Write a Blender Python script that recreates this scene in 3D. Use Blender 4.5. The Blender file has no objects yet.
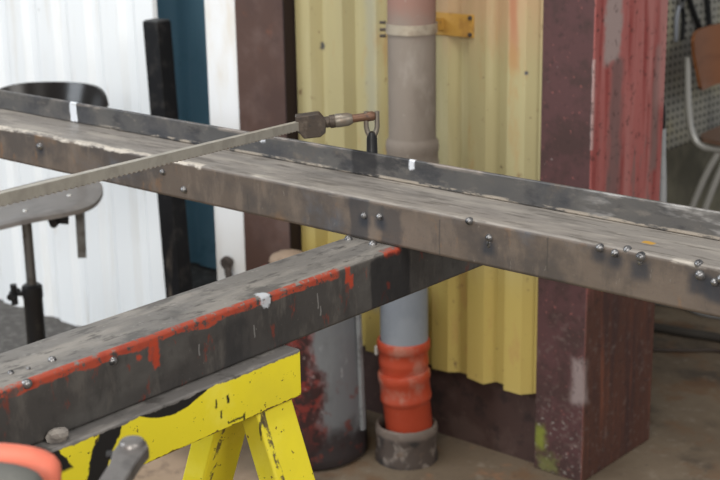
import bpy, bmesh, math, random
from math import sin, cos, pi, radians
from mathutils import Vector, Matrix, Quaternion
random.seed(7)
S = bpy.context.scene
COL = S.collection
# ------------------------------------------------------------------ camera
cam = bpy.data.cameras.new('camera'); co = bpy.data.objects.new('camera', cam); COL.objects.link(co)
CR = Vector((0.7596898, 0.65007581, -0.01651835)); CU = Vector((-0.16874162, 0.2215987, 0.96042713)); CF = Vector((-0.62801089, 0.72683936, -0.27804112))
co.matrix_world = Matrix(((CR.x, CU.x, -CF.x, 0), (CR.y, CU.y, -CF.y, 0), (CR.z, CU.z, -CF.z, 1.48), (0, 0, 0, 1)))
cam.sensor_width = 22.3; cam.lens = 22.3*1410.9/720; cam.clip_start = .05
cam.dof.use_dof = True; cam.dof.focus_distance = 1.85; cam.dof.aperture_fstop = 5.6
S.camera = co
# ------------------------------------------------------------------ light
S.view_settings.view_transform = 'Standard'; S.view_settings.look = 'None'; S.view_settings.gamma = 1
S.view_settings.exposure = 0.0
w = bpy.data.worlds.new('hall light'); S.world = w; w.use_nodes = True
w.node_tree.nodes['Background'].inputs[0].default_value = (.92, .96, 1.0, 1)
w.node_tree.nodes['Background'].inputs[1].default_value = .32
def area(name, loc, target, size, power, color, sy=None):
    l = bpy.data.lights.new(name, 'AREA'); l.shape = 'RECTANGLE'; l.size = size; l.size_y = sy or size
    l.energy = power; l.color = color
    o = bpy.data.objects.new(name, l); COL.objects.link(o); o.location = loc
    o.rotation_euler = (Vector(target)-Vector(loc)).to_track_quat('-Z', 'Y').to_euler()
    return o
area('skylight', (-1.7, .4, 4.8), (-1.6, 1.7, .6), 2.6, 105, (1.0, .98, .94), 1.4)
area('front_fill', (1.3, -3.2, 2.3), (-1.6, 1.9, .7), 1.7, 160, (1.0, .965, .91), 1.7)  # unseen source behind the camera, added to brighten the front faces
area('hall_window', (-5.2, -2.2, 3.0), (-3.3, 2.2, .8), 2.4, 175, (.86, .93, 1.0), 1.8)
area('side_fill', (3.4, .2, 3.6), (-1.3, 1.9, .6), 2.0, 120, (1.0, .975, .93), 2.0)  # added fill from the right for the +X faces, no known source
# ------------------------------------------------------------------ node helpers
class M:
    """procedural material; P = coordinate in metres (object space + offset)"""
    def __init__(s, name, base=(.5, .5, .5), rough=.6, metal=0.0, off=(0, 0, 0), spec=.28):
        s.m = bpy.data.materials.new(name); s.m.use_nodes = True; s.t = s.m.node_tree; s.N = s.t.nodes
        s.b = s.N['Principled BSDF']; s.b.inputs['Metallic'].default_value = metal
        s.b.inputs['Specular IOR Level'].default_value = spec
        tc = s.N.new('ShaderNodeTexCoord'); ad = s.N.new('ShaderNodeVectorMath'); ad.operation = 'ADD'
        s.t.links.new(tc.outputs['Object'], ad.inputs[0]); ad.inputs[1].default_value = off
        s.P = ad.outputs[0]
        sp = s.N.new('ShaderNodeSeparateXYZ'); s.t.links.new(s.P, sp.inputs[0]); s.ax = sp.outputs
        s.c = s.rgb(base); s.r = rough
    def rgb(s, c):
        n = s.N.new('ShaderNodeRGB'); n.outputs[0].default_value = (*c, 1); return n.outputs[0]
    def inp(s, sock, v):
        if hasattr(v, 'is_output'): s.t.links.new(v, sock)
        else: sock.default_value = v
    def math(s, op, a, b=0.0):
        n = s.N.new('ShaderNodeMath'); n.operation = op; s.inp(n.inputs[0], a); s.inp(n.inputs[1], b); return n.outputs[0]
    def noise(s, scale=10, detail=4, rough=.6, sv=(1, 1, 1), shift=0.0):
        v = s.N.new('ShaderNodeVectorMath'); v.operation = 'MULTIPLY_ADD'; s.t.links.new(s.P, v.inputs[0])
        v.inputs[1].default_value = sv; v.inputs[2].default_value = (shift, shift*.7, shift*1.3)
        n = s.N.new('ShaderNodeTexNoise'); n.inputs['Scale'].default_value = scale; n.inputs['Detail'].default_value = detail
        n.inputs['Roughness'].default_value = rough; s.t.links.new(v.outputs[0], n.inputs['Vector']); return n.outputs[0]
    def ss(s, v, a, b):
        n = s.N.new('ShaderNodeMapRange'); n.interpolation_type = 'SMOOTHSTEP'; s.inp(n.inputs[0], v)
        n.inputs[1].default_value = min(a, b); n.inputs[2].default_value = max(a, b)
        n.inputs[3].default_value = 0.0 if a < b else 1.0; n.inputs[4].default_value = 1.0 if a < b else 0.0
        return n.outputs[0]
    def mul(s, *a):
        r = a[0]
        for k in a[1:]: r = s.math('MULTIPLY', r, k)
        return r
    def mx(s, a, b): return s.math('MAXIMUM', a, b)
    def box(s, x=None, y=None, z=None, soft=.004, amp=0.0, scale=40, sv=(1, 1, 1), shift=0.0):
        """soft rectangular patch with ragged outline"""
        out = 1.0
        jit = s.math('MULTIPLY', s.math('SUBTRACT', s.noise(scale, 3, .6, sv, shift), .5), amp) if amp else None
        for k, r in enumerate((x, y, z)):
            if r is None: continue
            v = s.ax[k]
            if jit is not None: v = s.math('ADD', v, jit)
            out = s.mul(s.ss(v, r[0]-soft, r[0]+soft), s.ss(v, r[1]+soft, r[1]-soft), out)
        return out
    def over(s, color, fac):
        n = s.N.new('ShaderNodeMix'); n.data_type = 'RGBA'; s.inp(n.inputs[0], fac); s.t.links.new(s.c, n.inputs[6])
        if hasattr(color, 'is_output'): s.t.links.new(color, n.inputs[7])
        else: n.inputs[7].default_value = (*color, 1)
        s.c = n.outputs[2]; return s
    def mottle(s, color, scale, lo, hi, amt=1.0, sv=(1, 1, 1), shift=0.0, detail=5, mask=None):
        f = s.ss(s.noise(scale, detail, .62, sv, shift), lo, hi)
        f = s.math('MULTIPLY', f, amt)
        if mask is not None: f = s.math('MULTIPLY', f, mask)
        return s.over(color, f)
    def done(s, bump=0.0, bscale=60, rvar=0.0, sv=(1, 1, 1)):
        s.t.links.new(s.c, s.b.inputs['Base Color'])
        if rvar:
            s.t.links.new(s.math('ADD', s.math('MULTIPLY', s.math('SUBTRACT', s.noise(bscale*.4, 3, shift=3.3), .5), rvar), s.r), s.b.inputs['Roughness'])
        else: s.b.inputs['Roughness'].default_value = s.r
        if bump:
            n = s.N.new('ShaderNodeBump'); n.inputs['Strength'].default_value = bump; n.inputs['Distance'].default_value = .002
            s.t.links.new(s.noise(bscale, 4, sv=sv), n.inputs['Height']); s.t.links.new(n.outputs[0], s.b.inputs['Normal'])
        return s.m
# ------------------------------------------------------------------ mesh helpers
def B(): return bmesh.new()
def box(bm, x0, x1, y0, y1, z0, z1):
    v = [bm.verts.new(p) for p in ((x0,y0,z0),(x1,y0,z0),(x1,y1,z0),(x0,y1,z0),(x0,y0,z1),(x1,y0,z1),(x1,y1,z1),(x0,y1,z1))]
    for f in ((3,2,1,0),(4,5,6,7),(0,1,5,4),(1,2,6,5),(2,3,7,6),(3,0,4,7)): bm.faces.new([v[i] for i in f])
    return bm
def hexa(bm, a, b):
    """solid between two quads (lists of 4 points, same winding)"""
    v = [bm.verts.new(p) for p in list(a)+list(b)]
    for f in ((3,2,1,0),(4,5,6,7),(0,1,5,4),(1,2,6,5),(2,3,7,6),(3,0,4,7)): bm.faces.new([v[i] for i in f])
    bmesh.ops.recalc_face_normals(bm, faces=bm.faces); return bm
def prism(bm, pts, axis, a, b):
    """closed 2-D outline extruded along an axis"""
    def P(p, t):
        if axis == 0: return (t, p[0], p[1])
        if axis == 1: return (p[0], t, p[1])
        return (p[0], p[1], t)
    A = [bm.verts.new(P(p, a)) for p in pts]; Bv = [bm.verts.new(P(p, b)) for p in pts]
    n = len(pts)
    fs = [bm.faces.new(A), bm.faces.new(Bv[::-1])]
    for i in range(n): fs.append(bm.faces.new((A[i], Bv[i], Bv[(i+1) % n], A[(i+1) % n])))
    bmesh.ops.recalc_face_normals(bm, faces=bm.faces); return bm
def tube(bm, pts, r, seg=14, caps=True, up=None, flat=None):
    pts = [Vector(p) for p in pts]; R = r if isinstance(r, (list, tuple)) else [r]*len(pts)
    rings = []; prev = None
    for i, p in enumerate(pts):
        t = (pts[min(i+1, len(pts)-1)]-pts[max(i-1, 0)]).normalized()
        if prev is None:
            a = Vector(up) if up else (Vector((0,0,1)) if abs(t.z) < .9 else Vector((1,0,0)))
            n = (a-t*a.dot(t)).normalized()
        else: n = (prev-t*prev.dot(t)).normalized()
        prev = n; b = t.cross(n)
        rings.append([bm.verts.new(p+(n*cos(2*pi*k/seg)*(flat or 1)+b*sin(2*pi*k/seg))*R[i]) for k in range(seg)])
    for a, b in zip(rings, rings[1:]):
        for k in range(seg): bm.faces.new((a[k], a[(k+1) % seg], b[(k+1) % seg], b[k]))
    if caps: bm.faces.new(rings[0][::-1]); bm.faces.new(rings[-1])
    bmesh.ops.recalc_face_normals(bm, faces=bm.faces)
    return bm
def lathe(bm, prof, c=(0,0,0), axis=(0,0,1), seg=40, closed=False):
    """prof: list of (radius, height along axis)"""
    q = Vector((0,0,1)).rotation_difference(Vector(axis)); c = Vector(c); rings = []
    for r, h in prof:
        rings.append([bm.verts.new(c+q @ Vector((r*cos(2*pi*k/seg), r*sin(2*pi*k/seg), h))) for k in range(seg)])
    pr = list(zip(rings, rings[1:]))
    if closed: pr.append((rings[-1], rings[0]))
    for a, b in pr:
        for k in range(seg): bm.faces.new((a[k], a[(k+1) % seg], b[(k+1) % seg], b[k]))
    if not closed:
        if prof[0][0] > 1e-5: bm.faces.new(rings[0][::-1])
        if prof[-1][0] > 1e-5: bm.faces.new(rings[-1])
    bmesh.ops.remove_doubles(bm, verts=bm.verts, dist=1e-6); bmesh.ops.recalc_face_normals(bm, faces=bm.faces); return bm
def blob(bm, c, r, sub=2, jit=0.0):
    res = bmesh.ops.create_icosphere(bm, subdivisions=sub, radius=1)
    for v in res['verts']:
        k = 1+random.uniform(-jit, jit)
        v.co = Vector((v.co.x*r[0]*k, v.co.y*r[1]*k, v.co.z*r[2]*k))+Vector(c)
    return bm
def arc(c, r, a0, a1, n, z=0): return [(c[0]+r*cos(a0+(a1-a0)*i/n), c[1]+r*sin(a0+(a1-a0)*i/n), z) for i in range(n+1)]
def smoothpath(pts, n=6):
    pts = [Vector(p) for p in pts]; out = []
    for i in range(len(pts)-1):
        p0, p1, p2, p3 = pts[max(i-1,0)], pts[i], pts[i+1], pts[min(i+2,len(pts)-1)]
        for k in range(n):
            t = k/n; out.append(.5*((2*p1)+(p2-p0)*t+(2*p0-5*p1+4*p2-p3)*t*t+(3*p1-p0-3*p2+p3)*t**3))
    return out+[pts[-1]]
BASE = {}
def obj(name, bm, mat, parent=None, origin=None, bev=0, smooth=False, seg=3, local=False, angle=40, label=None):
    """ONE mesh object. Vertices are given in world metres and rebased on the thing's origin (unless local)."""
    org = Vector((0,0,0)) if local else (BASE[parent.name] if parent else Vector(origin or (0,0,0)))
    for v in bm.verts: v.co -= org
    me = bpy.data.meshes.new(name); bm.to_mesh(me); bm.free()
    o = bpy.data.objects.new(name, me); COL.objects.link(o); me.materials.append(mat)
    if parent: o.parent = parent
    else: o.location = org
    BASE[o.name] = org
    if smooth or bev:
        for p in me.polygons: p.use_smooth = True
        me.set_sharp_from_angle(angle=radians(angle))
    if bev:
        md = o.modifiers.new('bevel', 'BEVEL'); md.width = bev; md.segments = seg; md.limit_method = 'ANGLE'; md.angle_limit = radians(40)
        md.harden_normals = True
    if label: o['label'] = label
    return o
def tag(o, label, cat, group=None):
    o['label'] = label; o['category'] = cat
    if group: o['group'] = group
    return o
def thing(name, label, cat, loc=(0,0,0), rz=0, group=None):
    o = bpy.data.objects.new(name, None); COL.objects.link(o); o.empty_display_size = .05
    o.location = loc; o.rotation_euler = (0, 0, rz); BASE[o.name] = Vector(loc)
    return tag(o, label, cat, group)
def struct(name, bm, mat, **k):
    o = obj(name, bm, mat, **k); o['kind'] = 'structure'; return o
# ================================================================== THE SETTING
fm = M('dirty concrete', (.138, .102, .069), .75)
fm.mottle((.185, .142, .098), 2.2, .42, .60, .8).mottle((.060, .047, .037), 3.4, .48, .64, .8, shift=4).mottle((.24, .195, .15), 26, .56, .70, .45, shift=2).mottle((.15, .075, .035), 5, .52, .66, .6, shift=14)
fm.mottle((.06, .05, .045), 55, .60, .7, .6, shift=8)
fm.over((.40, .29, .20), s_ := fm.box(x=(-2.75, -1.95), y=(1.2, 2.14), soft=.09, amp=.22, scale=4))
fm.mottle((.17, .12, .09), 24, .48, .64, .6, mask=s_)
fm.over((.085, .078, .072), fm.box(x=(-5.5, -2.72), y=(2.2, 4.2), soft=.06, amp=.25, scale=6))
fm.mottle((.16, .15, .14), 34, .48, .62, .8, mask=fm.box(x=(-5.5, -2.72), y=(2.2, 4.2), soft=.06))
fm.mottle((.34, .14, .06), 9, .55, .68, .35, shift=5, mask=fm.box(x=(-2.1, -1.55), y=(2.1, 2.64), soft=.08))
struct('floor', box(B(), -6.5, 2.0, -2.5, 7.5, -.08, 0), fm.done(.5, 45, .3))
# concrete core of the partition behind the sheets
core = M('dull plaster', (.20, .18, .16), .85).mottle((.1, .09, .08), 6, .45, .65, .6).done(.2)
struct('wall_back', box(B(), -2.46, -1.74, 2.668, 2.90, 0, 2.3), core)
def sheet(bm, x0, x1, y, d, period, fr, z0, z1, th=.002, rag=0.0):
    """trapezoid profiled sheet, crests towards -Y; fr = (crest, slope, valley, slope) fractions"""
    prof = []; x = x0
    while x < x1-1e-6:
        t = x
        for k, f in enumerate(fr):
            prof.append((t, y-d if k in (0, 1) else y)); t += f*period
        x += period
    prof = [p for p in prof if p[0] <= x1]+[(x1, y)]
    n = len(prof); lo = [z0+random.uniform(-rag, rag) for _ in prof]
    def ring(dy):
        return ([bm.verts.new((p[0], p[1]+dy, lo[i])) for i, p in enumerate(prof)], [bm.verts.new((p[0], p[1]+dy, z1)) for p in prof])
    a, b = ring(0); c, e = ring(th)
    for i in range(n-1):
        bm.faces.new((a[i], a[i+1], b[i+1], b[i])); bm.faces.new((c[i+1], c[i], e[i], e[i+1]))
        bm.faces.new((a[i+1], a[i], c[i], c[i+1])); bm.faces.new((b[i], b[i+1], e[i+1], e[i]))
    bm.faces.new((a[0], b[0], e[0], c[0])); bm.faces.new((a[-1], c[-1], e[-1], b[-1]))
    bmesh.ops.recalc_face_normals(bm, faces=bm.faces); return bm
ym = M('yellow painted sheet', (.43, .37, .19), .5)
ym.mottle((.39, .342, .185), 3, .42, .64, .8, sv=(1, 1, .25)).mottle((.50, .445, .265), 5, .52, .7, .6, sv=(4, 4, .3), shift=3)
ym.over((.47, .355, .105), ym.box(z=(.1, .52), soft=.12))
ym.mottle((.10, .07, .04), 70, .69, .74, .9, shift=2).mottle((.16, .11, .06), 190, .68, .73, .7, shift=6)
ym.over((.50, .27, .16), ym.mul(ym.box(x=(-2.05, -1.70), z=(1.03, 2.5), soft=.10, amp=.22, scale=12, sv=(2, 2, .5)), .55))
ym.over((.40, .16, .085), ym.mul(ym.box(x=(-1.803, -1.780), z=(.96, 2.5), soft=.008, amp=.02, scale=30, sv=(1, 1, .3)), ym.ss(ym.ax[2], .80, 1.12), .8))
ym.mottle((.16, .10, .05), 38, .64, .72, .8, sv=(1, 1, .6), shift=21)
ym.mottle((.42, .24, .09), 16, .56, .70, .5, sv=(1, 1, .3), shift=7)
ym.over((.30, .31, .27), ym.mul(ym.box(x=(-2.225, -2.195), z=(.3, 2), soft=.012, amp=.02), .45))
ym.over((.06, .06, .07), ym.box(x=(-2.392, -2.382), z=(.955, .972), soft=.003, amp=.012, scale=90))
ym.over((.09, .09, .10), ym.box(x=(-1.762, -1.755), z=(.952, .960), soft=.002, amp=.004))
struct('wall_center', sheet(B(), -2.4585, -1.726, 2.634, .024, .1085, (.45, .20, .325, .025), .187, 2.3, rag=.003), ym.done(.08, 120))
km = M('brown kick plate', (.062, .036, .031), .6).mottle((.10, .065, .055), 9, .48, .65, .7).mottle((.16, .10, .08), 60, .62, .72, .5, shift=3).mottle((.02, .016, .016), 14, .55, .68, .6, shift=9)
struct('baseboard_back', box(B(), -2.46, -1.7265, 2.645, 2.666, 0, .36), km.done(.15))
wm = M('white painted sheet', (.83, .85, .86), .45)
wm.mottle((.66, .62, .55), 3, .52, .74, .55, sv=(6, 1, .5)).mottle((.50, .42, .32), 7, .60, .75, .4, sv=(5, 1, .4), shift=5)
wm.over((.50, .44, .34), wm.mul(wm.box(x=(-3.42, -3.10), z=(.54, .64), soft=.05, amp=.16, scale=9), .55))
wm.mottle((.20, .18, .16), 22, .66, .74, .6, shift=7, mask=wm.box(x=(-3.9, -3.4), z=(.9, 1.1), soft=.05))
struct('wall_left', sheet(B(), -5.6, -2.972, 2.600, .012, .15, (.5, .14, .22, .14), .0, 2.4), wm.done())
# blue steel door set back in the opening, and the white door edge beside it
bl = M('blue painted door', (.18, .37, .49), .4).mottle((.23, .43, .55), 3, .42, .68, .7, sv=(4, 1, .6)).mottle((.10, .24, .33), 8, .56, .7, .5, shift=2)
d1 = struct('door_1', prism(B(), [(-4.0, 3.25), (-3.615, 3.25), (-3.60, 3.262), (-3.575, 3.262), (-3.56, 3.25), (-3.05, 3.25), (-3.05, 3.30), (-4.0, 3.30)], 2, .012, 2.3), bl.done(.05))
wp = M('white door paint', (.84, .85, .86), .4).mottle((.68, .60, .48), 4, .45, .7, .6, sv=(2, 2, .6), mask=None)
d2 = struct('door_2', box(B(), -2.755, -2.638, 2.575, 2.66, .01, 2.3), wp.done(), bev=.004)
dk = M('dark handle iron', (.055, .045, .040), .55).mottle((.11, .085, .07), 60, .5, .65, .7).done(.2)
hb = B(); lathe(hb, [(0, -.008), (.016, -.008), (.019, .0), (.016, .010), (0, .012)], (-2.693, 2.558, .352), (0, -1, 0), 24)
lathe(hb, [(.010, -.01), (.010, .02)], (-2.693, 2.575, .352), (0, -1, 0), 16)
tube(hb, [(-2.690, 2.556, .346), (-2.684, 2.553, .325), (-2.676, 2.552, .300), (-2.672, 2.552, .272)], [.011, .0105, .011, .012], 12)
obj('door_handle', hb, dk, d2, smooth=True)
# side wall of the room beyond, seen past the red column
rm = M('olive grey plaster', (.29, .27, .20), .8).mottle((.14, .13, .10), 4, .42, .66, .8).mottle((.27, .245, .15), 6, .55, .7, .5, shift=4)
struct('wall_right', box(B(), -2.52, -2.36, 3.35, 7.0, 0, 2.4), rm.done(.1))
# ================================================================== STEEL COLUMNS
t = thing('steel_column', 'tall boxed steel column with dark maroon front and scraped red side', 'column', (-1.662, 2.79, 0))
rc = M('maroon and red column paint', (.115, .040, .040), .62)
off = (-1.662, 2.79, 0)
rc = M('maroon and red column paint', (.088, .041, .041), .62, off=off)
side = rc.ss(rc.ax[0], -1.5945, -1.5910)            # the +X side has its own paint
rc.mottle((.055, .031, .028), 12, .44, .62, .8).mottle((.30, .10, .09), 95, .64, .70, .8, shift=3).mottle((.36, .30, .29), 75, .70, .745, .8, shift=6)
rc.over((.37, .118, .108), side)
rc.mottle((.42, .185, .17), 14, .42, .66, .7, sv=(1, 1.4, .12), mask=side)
rc.mottle((.25, .048, .043), 18, .48, .66, .9, sv=(1, 1.6, .10), shift=5, mask=side)
up = rc.box(z=(.50, 3), soft=.10, amp=.15, scale=8)
rc.mottle((.20, .13, .12), 26, .54, .64, .7, sv=(1, 1.5, .3), shift=41, mask=rc.mul(side, rc.box(z=(.40, .82), soft=.06, amp=.1, scale=10)))
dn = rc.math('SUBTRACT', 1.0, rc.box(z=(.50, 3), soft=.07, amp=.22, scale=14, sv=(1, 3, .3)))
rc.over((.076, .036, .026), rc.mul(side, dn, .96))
rc.mottle((.18, .065, .04), 20, .52, .66, .8, sv=(1, 2, .10), shift=2, mask=rc.mul(side, dn))
rc.mottle((.055, .03, .028), 9, .48, .66, .8, sv=(1, 2.4, .3), shift=8, mask=rc.mul(side, dn))
rc.over((.34, .255, .24), rc.mul(side, rc.box(y=(2.665, 2.730), z=(.985, 3), soft=.010, amp=.045, scale=26)))
rc.over((.165, .105, .10), rc.mul(side, rc.box(y=(2.695, 2.745), z=(.50, .985), soft=.012, amp=.045, scale=26, sv=(1, 1, .4)), .8))
rc.over((.20, .13, .12), rc.mul(side, rc.box(y=(2.885, 2.915), z=(.70, .99), soft=.010, amp=.04, scale=18, sv=(1, 1, .25)), .85))
rc.over((.42, .21, .195), rc.mul(side, rc.box(y=(2.90, 2.97), z=(.85, 3), soft=.02, amp=.03, scale=18, sv=(1, 1, .3)), .7))
rc.over((.30, .24, .23), rc.mul(rc.box(x=(-1.625, -1.59), y=(2.6, 2.64), z=(.195, .31), soft=.012, amp=.05, scale=22, sv=(1, 1, .4)), .8))
rc.over((.45, .38, .36), rc.mul(rc.box(x=(-1.5945, -1.588), y=(2.6, 2.628), z=(.80, 1.0), soft=.0015, amp=.006, scale=30), .5))
low = rc.box(z=(-.1, .16), soft=.06)
rc.mottle((.33, .30, .27), 110, .60, .66, .85, shift=4, mask=rc.mul(low, rc.math('SUBTRACT', 1.0, side)))
rc.mottle((.17, .125, .11), 55, .54, .68, .45, shift=11, mask=rc.box(z=(-.1, .40), soft=.1))
rc.mottle((.045, .026, .024), 60, .56, .68, .6, shift=16)
rc.over((.22, .25, .035), rc.mul(rc.box(x=(-1.722, -1.694), y=(2.6, 2.64), z=(.055, .115), soft=.012, amp=.03, scale=50), .8))
rc.over((.20, .22, .06), rc.mul(rc.box(x=(-1.71, -1.66), y=(2.6, 2.64), z=(.0, .045), soft=.012, amp=.05, scale=60), .5))
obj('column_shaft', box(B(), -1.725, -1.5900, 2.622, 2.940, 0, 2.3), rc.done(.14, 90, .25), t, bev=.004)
boff = (-2.55, 2.62, 0)
t = thing('steel_column', 'plain dark brown steel column between the white door edge and yellow sheets', 'column', boff)
bc = M('brown column paint', (.088, .050, .040), .6, off=boff).mottle((.135, .088, .075), 7, .44, .66, .7).mottle((.072, .042, .036), 9, .5, .7, .7, shift=5).mottle((.20, .07, .035), 14, .62, .75, .5, shift=3)
bc.mottle((.22, .17, .15), 80, .68, .74, .5, shift=9)
bc.over((.022, .013, .013), bc.ss(bc.ax[0], -2.4655, -2.4635))  # +X side painted near black: its shade is put into the colour
obj('column_shaft', box(B(), -2.635, -2.4615, 2.570, 2.70, 0, 2.3), bc.done(.1), t, bev=.002)
# ================================================================== DRAIN PIPE
PX, PY = -2.008, 2.480
t = thing('drain_pipe', 'vertical drain pipe of grey and orange lengths in front of yellow sheets', 'pipe', (PX, PY, 0))
po = (PX, PY, 0)
cm = M('weathered cement pipe', (.215, .180, .150), .75, off=po).mottle((.15, .122, .10), 6, .42, .64, .8, sv=(1, 1, .4)).mottle((.30, .265, .23), 9, .55, .72, .7, sv=(1, 1, .5), shift=4)
cm.over((.27, .135, .105), cm.mul(cm.box(z=(1.075, 3), soft=.04, amp=.1, scale=10), .75)).mottle((.40, .37, .33), 130, .68, .73, .7, shift=3)
gp = M('blue grey plastic pipe', (.255, .275, .305), .45, off=po).mottle((.20, .22, .25), 8, .45, .65, .7).done()
om = M('orange plastic fitting', (.42, .062, .028), .36, off=po).mottle((.38, .060, .03), 7, .45, .65, .6)
om.mottle((.38, .22, .17), 9, .42, .66, .8, mask=om.box(z=(.165, .230), soft=.02, amp=.03, scale=20)).mottle((.40, .26, .2), 12, .56, .72, .5, shift=4)
UX = PX+.029; SZ = .808
obj('upper_pipe', lathe(B(), [(.0, 2.3), (.0545, 2.3), (.0545, SZ), (.0560, SZ-.005), (.0600, SZ-.010), (.0615, SZ-.020), (.0613, SZ-.030), (.0595, SZ-.037), (.0595, SZ-.05), (.0615, SZ-.058), (.0615, SZ-.135), (.059, SZ-.143), (.0, SZ-.143)], (UX, PY, 0)), cm.done(.12), t, smooth=True)
obj('grey_pipe', lathe(B(), [(0, .66), (.0575, .66), (.0575, .285), (0, .285)], (PX, PY, 0)), gp, t, smooth=True)
lean = Vector((-.060, -.050, 1)).normalized()
cb = B()
lathe(cb, [(.050, .21), (.0590, .21), (.0590, .262), (.0605, .266), (.0605, .278), (.0592, .283), (.0592, .298), (.0610, .302), (.0645, .307), (.0645, .325), (.0620, .329), (.0580, .329), (.0580, .29), (.050, .29)], (PX-.002, PY, 0), closed=True)
for v in cb.verts: v.co.z -= .020
ocl = obj('orange_coupling', cb, om.done(.04), t, smooth=True)
eb = B()
lathe(eb, [(.045, .016), (.0575, .016), (.0575, .170), (.0590, .175), (.0622, .180), (.0628, .188), (.0608, .194), (.0605, .224), (.0630, .230), (.0640, .238), (.0640, .246), (.0615, .252), (.052, .252), (.045, .22)], (PX+.010, PY, 0), lean, closed=True)
for v in eb.verts:
    if v.co.z > .1: v.co.z -= .020
    v.co.x += .008; v.co.y += .006
obj('orange_elbow', eb, om.m, t, smooth=True)
cob = B()
lathe(cob, [(.0635, .012), (.0635, .070), (.066, .088), (.070, .095), (.0745, .091), (.0770, .078), (.0750, .062), (.0740, .034), (.077, .012), (.077, 0), (.0635, 0)], (PX+.005, PY, 0), closed=True)
for v in cob.verts: v.co += Vector((random.uniform(-1, 1), random.uniform(-1, 1), random.uniform(-.7, .7)))*.0012
im = M('grimy cast iron', (.085, .065, .055), .7, off=po).mottle((.26, .22, .19), 22, .52, .64, .8).mottle((.03, .028, .028), 14, .5, .64, .8, shift=4).mottle((.17, .11, .075), 30, .55, .68, .6, shift=7)
im.over((.19, .15, .125), im.mul(im.box(z=(.074, .1), soft=.006), .7))
obj('base_collar', cob, im.done(.3), t, smooth=True)
tb = M('pale sticker plastic', (.75, .74, .70), .5).done()
lb = B(); box(lb, PX-.0655, PX-.0580, PY-.034, PY-.026, .262, .284)
obj('latch_tab', lb, tb, ocl, bev=.001)
t = thing('pipe_clamp', 'pale clamp band with ochre wall bracket round the upper drain pipe', 'clamp', (UX, PY, 1.03))
bm_ = M('pale galvanised band', (.40, .345, .27), .5, .3).mottle((.25, .20, .15), 30, .5, .66, .7).done(.1)
bb = lathe(B(), [(.0553, 1.045), (.0585, 1.045), (.0585, 1.067), (.0553, 1.067)], (UX, PY, 0), closed=True)
obj('band', bb, bm_, t, smooth=True)
ob_ = M('ochre painted bracket', (.50, .285, .065), .5).mottle((.35, .18, .05), 25, .5, .66, .7).mottle((.12, .07, .04), 60, .62, .7, .6, shift=4).done(.1)
kb = B()
box(kb, UX-.020, UX-.004, PY+.0595, 2.606, 1.036, 1.064)
box(kb, UX-.045, UX+.079, 2.6040, 2.6098, 1.024, 1.076)
obj('wall_bracket', kb, ob_, t, bev=.001)
for z in (1.031, 1.069):
    obj('bolt', lathe(B(), [(0, .006), (.004, .006), (.0055, .003), (.0055, 0), (0, 0)], (UX+.072, 2.6040, z), (0, -1, 0), 6), dk, t)
for z in (1.044, 1.058, 1.074):
    obj('bolt', lathe(B(), [(0, .014), (.0035, .014), (.0035, 0), (0, 0)], (UX-.046, PY-.035, z-.006), (-.8, -.6, 0), 8), dk, t)
# ================================================================== BLACK POST, BARREL
t = thing('steel_post', 'black square steel tube leaning upright against the white wall', 'post', (-2.875, 2.44, 0))
po2 = (-2.875, 2.44, 0)
bk = M('black steel tube', (.009, .009, .010), .5, off=po2, spec=.12).mottle((.035, .032, .030), 20, .52, .68, .6)
bk.mottle((.16, .13, .105), 10, .45, .60, .8, sv=(1, 1, .3), shift=4, mask=bk.box(z=(.1, .62), x=(-2.829, -2.807), soft=.003))
tb_ = B()
ax_ = (Vector((-2.9005, 2.535, 1.002))-Vector((-2.773, 2.460, 0))).normalized(); a0 = Vector((-2.773, 2.460, 0)); a1 = a0+ax_*1.01
e1 = Vector((.995, .10, 0)); e2 = Vector((-.10, .995, 0)); h_ = .0275
q0 = [a0+e1*sx*h_+e2*sy*h_ for sx, sy in ((-1,-1),(1,-1),(1,1),(-1,1))]; q1 = [p+(a1-a0) for p in q0]
hexa(tb_, q0, q1); obj('post_tube', tb_, bk.done(.1), t, bev=.003)
cp = B(); hexa(cp, [p+ax_*1.0095 for p in [a0+e1*sx*.024+e2*sy*.024 for sx, sy in ((-1,-1),(1,-1),(1,1),(-1,1))]], [p+ax_*1.014 for p in [a0+e1*sx*.024+e2*sy*.024 for sx, sy in ((-1,-1),(1,-1),(1,1),(-1,1))]])
obj('end_cap', cp, M('post cap', (.05, .05, .05), .5).done(), t, bev=.001)
BX, BY = -2.222, 2.372
t = thing('steel_drum', 'scuffed narrow grey drum with flaking red paint standing on the floor', 'drum', (BX, BY, 0))
bo = (BX, BY, 0)
dm = M('grey and red flaking drum paint', (.165, .17, .178), .55, off=bo).mottle((.23, .238, .245), 8, .5, .7, .6, sv=(1, 1, .4))
red = dm.ss(dm.math('ADD', dm.ax[0], dm.math('ADD', dm.math('MULTIPLY', dm.ax[2], .02), dm.math('MULTIPLY', dm.math('SUBTRACT', dm.noise(13, 4, sv=(1, 1, .6)), .5), .16))), -2.104, -2.134)
dm.over((.175, .028, .022), red)
dm.mottle((.10, .10, .10), 16, .52, .68, .6, sv=(1, 1, .5), shift=12).mottle((.42, .42, .42), 60, .64, .72, .5, sv=(1, 1, .3), shift=15)
dm.mottle((.025, .016, .016), 34, .42, .52, .92, shift=3, mask=red).mottle((.36, .27, .26), 45, .63, .70, .7, shift=6, mask=red)
dm.over((.028, .018, .018), dm.mul(dm.box(z=(-.1, .10), soft=.035, amp=.14, scale=14), .9)).mottle((.16, .04, .03), 30, .56, .66, .7, shift=9, mask=dm.box(z=(0, .2), soft=.05))
db = lathe(B(), [(.0, .004), (.138, .004), (.142, .010), (.1415, .03), (.137, .14), (.131, .30), (.128, .43), (.129, .455), (.124, .462), (.0, .462)], (BX, BY, 0), seg=56)
drum = obj('drum_shell', db, dm.done(.25, 70), t, smooth=True)
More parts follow.
